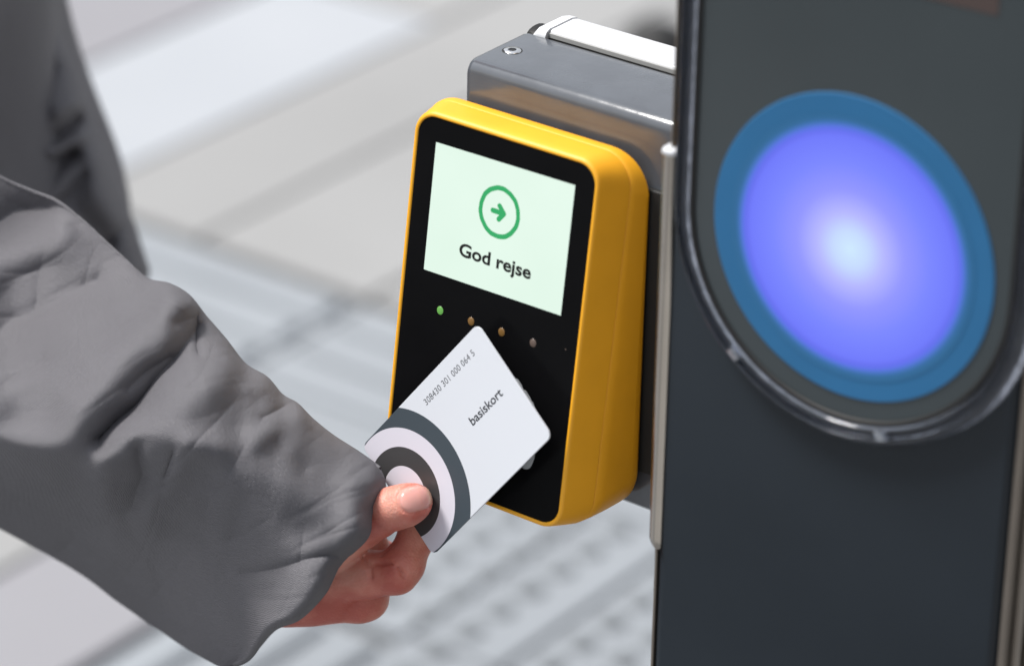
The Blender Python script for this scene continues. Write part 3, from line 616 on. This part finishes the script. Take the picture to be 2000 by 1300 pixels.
folds = [
 ([(345, 590), (270, 675), (160, 790)], 17, 60), ([(398, 640), (330, 722), (255, 795), (190, 850)], -17, 36), ([(480, 700), (390, 770), (270, 850)], 7, 55),
 ([(340, 572), (372, 588)], 8, 22), ([(388, 612), (392, 690)], -6, 8), ([(450, 690), (400, 740)], 4, 40), ([(505, 740), (480, 755)], 3, 20),
 ([(585, 778), (505, 815)], -3.5, 14), ([(600, 806), (500, 850)], 4, 30), ([(400, 612), (350, 640)], -4, 18), ([(330, 700), (240, 760)], -3, 14),
 ([(-60, 470), (30, 420), (90, 400)], -10, 34), ([(-60, 560), (40, 495), (110, 450)], 9, 40), ([(-60, 700), (30, 640), (130, 570), (190, 545)], -9, 44), ([(-40, 800), (60, 730), (150, 690)], 6, 44), ([(0, 760), (90, 700)], -3, 12),
 ([(275, 880), (285, 930), (262, 990)], -9, 28), ([(370, 880), (335, 960), (300, 1010)], 5, 36), ([(200, 900), (205, 970)], 5, 34), ([(340, 890), (330, 930)], -3, 12),
 ([(470, 1108), (560, 1102), (650, 1090)], -3.5, 14), ([(0, 870), (200, 852), (420, 872)], 5, 34), ([(420, 872), (560, 950), (690, 1045)], 4, 40),
  ([(100, 1080), (135, 1050)], -8, 26), ([(170, 1060), (200, 1100)], 3, 26), ([(240, 1000), (300, 1120), (330, 1200)], -4, 40), ([(380, 1000), (420, 1120), (430, 1220)], 4, 50),
  ([(600, 1090), (585, 1150), (540, 1190)], 4, 40), ([(690, 960), (690, 1030)], 3, 30),
 ([(540, 860), (600, 920)], -2, 22), ([(470, 800), (560, 880)], 2, 30), ([(300, 620), (240, 640)], -2.5, 12), ([(120, 480), (220, 560), (240, 600)], 3, 34)]
sl1 = sleeve('sleeve', Tn, Bn, Dn, Hn, Rn, near, far, folds, 460, 300, 60, person, .62, 1.0, 3, .86, .75, .014)
so_ = sl1.modifiers.new('solid', 'SOLIDIFY'); so_.thickness = .0016; so_.offset = 0
sl1['label'] = 'near sleeve, creased at the elbow, covering most of the hand'
# far sleeve, hanging with the hand in the pocket
Tf = [(-250, -1000), (-150, -600), (-60, -300), (20, -130), (85, 0), (150, 130), (200, 262), (250, 400), (284, 500), (291, 540), (262, 600), (150, 680), (0, 720)]
Bf = [(-640, -900), (-560, -500), (-480, -200), (-420, 0), (-360, 150), (-320, 280), (-290, 400), (-270, 520), (-240, 640), (-200, 700), (-160, 800), (-100, 860), (-60, 880)]
ff = [([(180, 300), (215, 420), (262, 520)], 7, 26), ([(60, 40), (110, 60)], -9, 22), ([(170, 340), (110, 400)], -10, 22), ([(230, 450), (170, 520)], -8, 20), ([(20, 0), (60, 90)], 8, 30), ([(95, 125), (60, 190), (30, 240)], -20, 20), ([(150, 228), (105, 268)], -18, 15), ([(135, 200), (110, 215)], 7, 18), ([(145, 296), (110, 330), (60, 380)], -22, 22), ([(160, 260), (110, 295)], 7, 16), ([(120, 90), (150, 190)], 6, 40), ([(210, 330), (230, 420)], 4, 40), ([(150, 400), (200, 480)], -10, 40), ([(0, 60), (40, 120)], -11, 40)]
sl2 = sleeve('sleeve', Tf, Bf, [1.86]*3+[1.88]*7+[1.86, 1.82, 1.80], [.075]*13, [.36]*13, None, None, ff, 300, 160, 40, person, .7, 2.0, 8, .8, .3)
sl2['label'] = 'far sleeve, hanging, with dark creases'
# jacket trunk
V, F = [], []
nz_, na = 90, 120
for i in range(nz_):
    t = i/(nz_-1); z = .835+t*(1.455-.835)
    fx = .185+.03*ease(np.array([(1.05-z)/.22]))[0] - .035*max(0, (z-1.25)/.2); fy = .235-.02*t - .10*max(0, (z-1.36)/.1)
    if z > 1.40: fx *= 1-.45*(z-1.40)/.055; fy *= 1-.45*(z-1.40)/.055
    for j in range(na):
        a = 2*math.pi*j/na; e = 1+.018*math.sin(5*a+9*t)+.012*math.sin(11*a-14*t+1)+.014*math.sin(23*t+2*a)
        V.append((PB[0]+.0+fx*e*math.copysign(abs(math.cos(a))**.85, math.cos(a)), PB[1]+.02+fy*e*math.copysign(abs(math.sin(a))**.85, math.sin(a)), z))
for i in range(nz_-1):
    for j in range(na): k = (j+1) % na; F.append((i*na+j, i*na+k, (i+1)*na+k, (i+1)*na+j))
jk = mesh('jacket', V, F, M['fabric'], person, world=True); m_ = jk.modifiers.new('solid', 'SOLIDIFY'); m_.thickness = .006
V = [(PB[0]+.01+(.075+.012*math.cos(2*math.pi*k/12))*math.cos(2*math.pi*j/48), PB[1]+(.085+.012*math.cos(2*math.pi*k/12))*math.sin(2*math.pi*j/48), 1.462+.032*math.sin(2*math.pi*k/12)) for j in range(48) for k in range(12)]
F = [(j*12+k, ((j+1) % 48)*12+k, ((j+1) % 48)*12+(k+1) % 12, j*12+(k+1) % 12) for j in range(48) for k in range(12)]
mesh('collar', V, F, M['fabric'], person, world=True)
def tro(p):
    b = lambda x, y, z: (PB[0]+x, PB[1]+y, z); d = cone(p, b(0, -.07, .90), b(0, .07, .90), .125, .125)
    for sy in (-1, 1): d = smin(d, chain(p, [(b(0, sy*.09, .86), .108), (b(.02, sy*.10, .50), .082), (b(-.03, sy*.105, .30), .078), (b(-.03, sy*.11, .10), .072)], .02), .02)
    return d
V, F = surface_nets(tro, (-.70, 1.40, .02), (-.15, 2.05, 1.10), .014); recalc(mesh('trousers', V, F, M['trouser'], person, world=True))
for sy in (-1, 1):
    fnn = lambda p: smin(chain(p, [((PB[0]-.06, PB[1]+sy*.11, .06), .047), ((PB[0]+.05, PB[1]+sy*.115, .05), .044), ((PB[0]+.16, PB[1]+sy*.122, .034), .034)], .02), cone(p, (PB[0]-.04, PB[1]+sy*.11, .06), (PB[0]-.03, PB[1]+sy*.11, .12), .046, .05), .02)
    fn2 = lambda p: np.maximum(fnn(p), -p[:, 2]+.002)
    V, F = surface_nets(fn2, (PB[0]-.13, PB[1]+sy*.11-.08, -.01), (PB[0]+.22, PB[1]+sy*.11+.09, .18), .007); recalc(mesh('shoe', V, F, M['shoe'], person, world=True))
def hair(p):
    h = lambda x, y, z: (PB[0]+.045+x, PB[1]+y, 1.585+z)
    d = smin(ell(p, h(-.022, 0, .040), (.106, .086, .104)), ell(p, h(-.065, 0, -.02), (.055, .075, .075)), .02)
    return np.maximum(d, -ell(p, h(.085, 0, -.035), (.085, .09, .088)))
V, F = surface_nets(hair, (PB[0]-.13, PB[1]-.12, 1.46), (PB[0]+.19, PB[1]+.12, 1.76), .006); recalc(mesh('hair', V, F, M['hair'], person, world=True))

# ------------------------------------------------------------------ dark post beyond the lid
bp_ = P3(1286, 95, 4.35); bz = bp_[2]
pr = [(0.045, 0), (.045, bz-.03), (.047, bz-.028), (.047, bz), (.040, bz+.02), (.022, bz+.032), (.001, bz+.036)]
V, F = loft([[(r__*math.cos(2*math.pi*i/28), r__*math.sin(2*math.pi*i/28), z) for i in range(28)] for r__, z in pr], True, False)
po = mesh('low_post', V, F, M['black'], None); po.location = (bp_[0], bp_[1], 0); autosmooth(po, 50)
tag(po, 'dark blurred rounded post on the paving beyond the white lid', 'post')
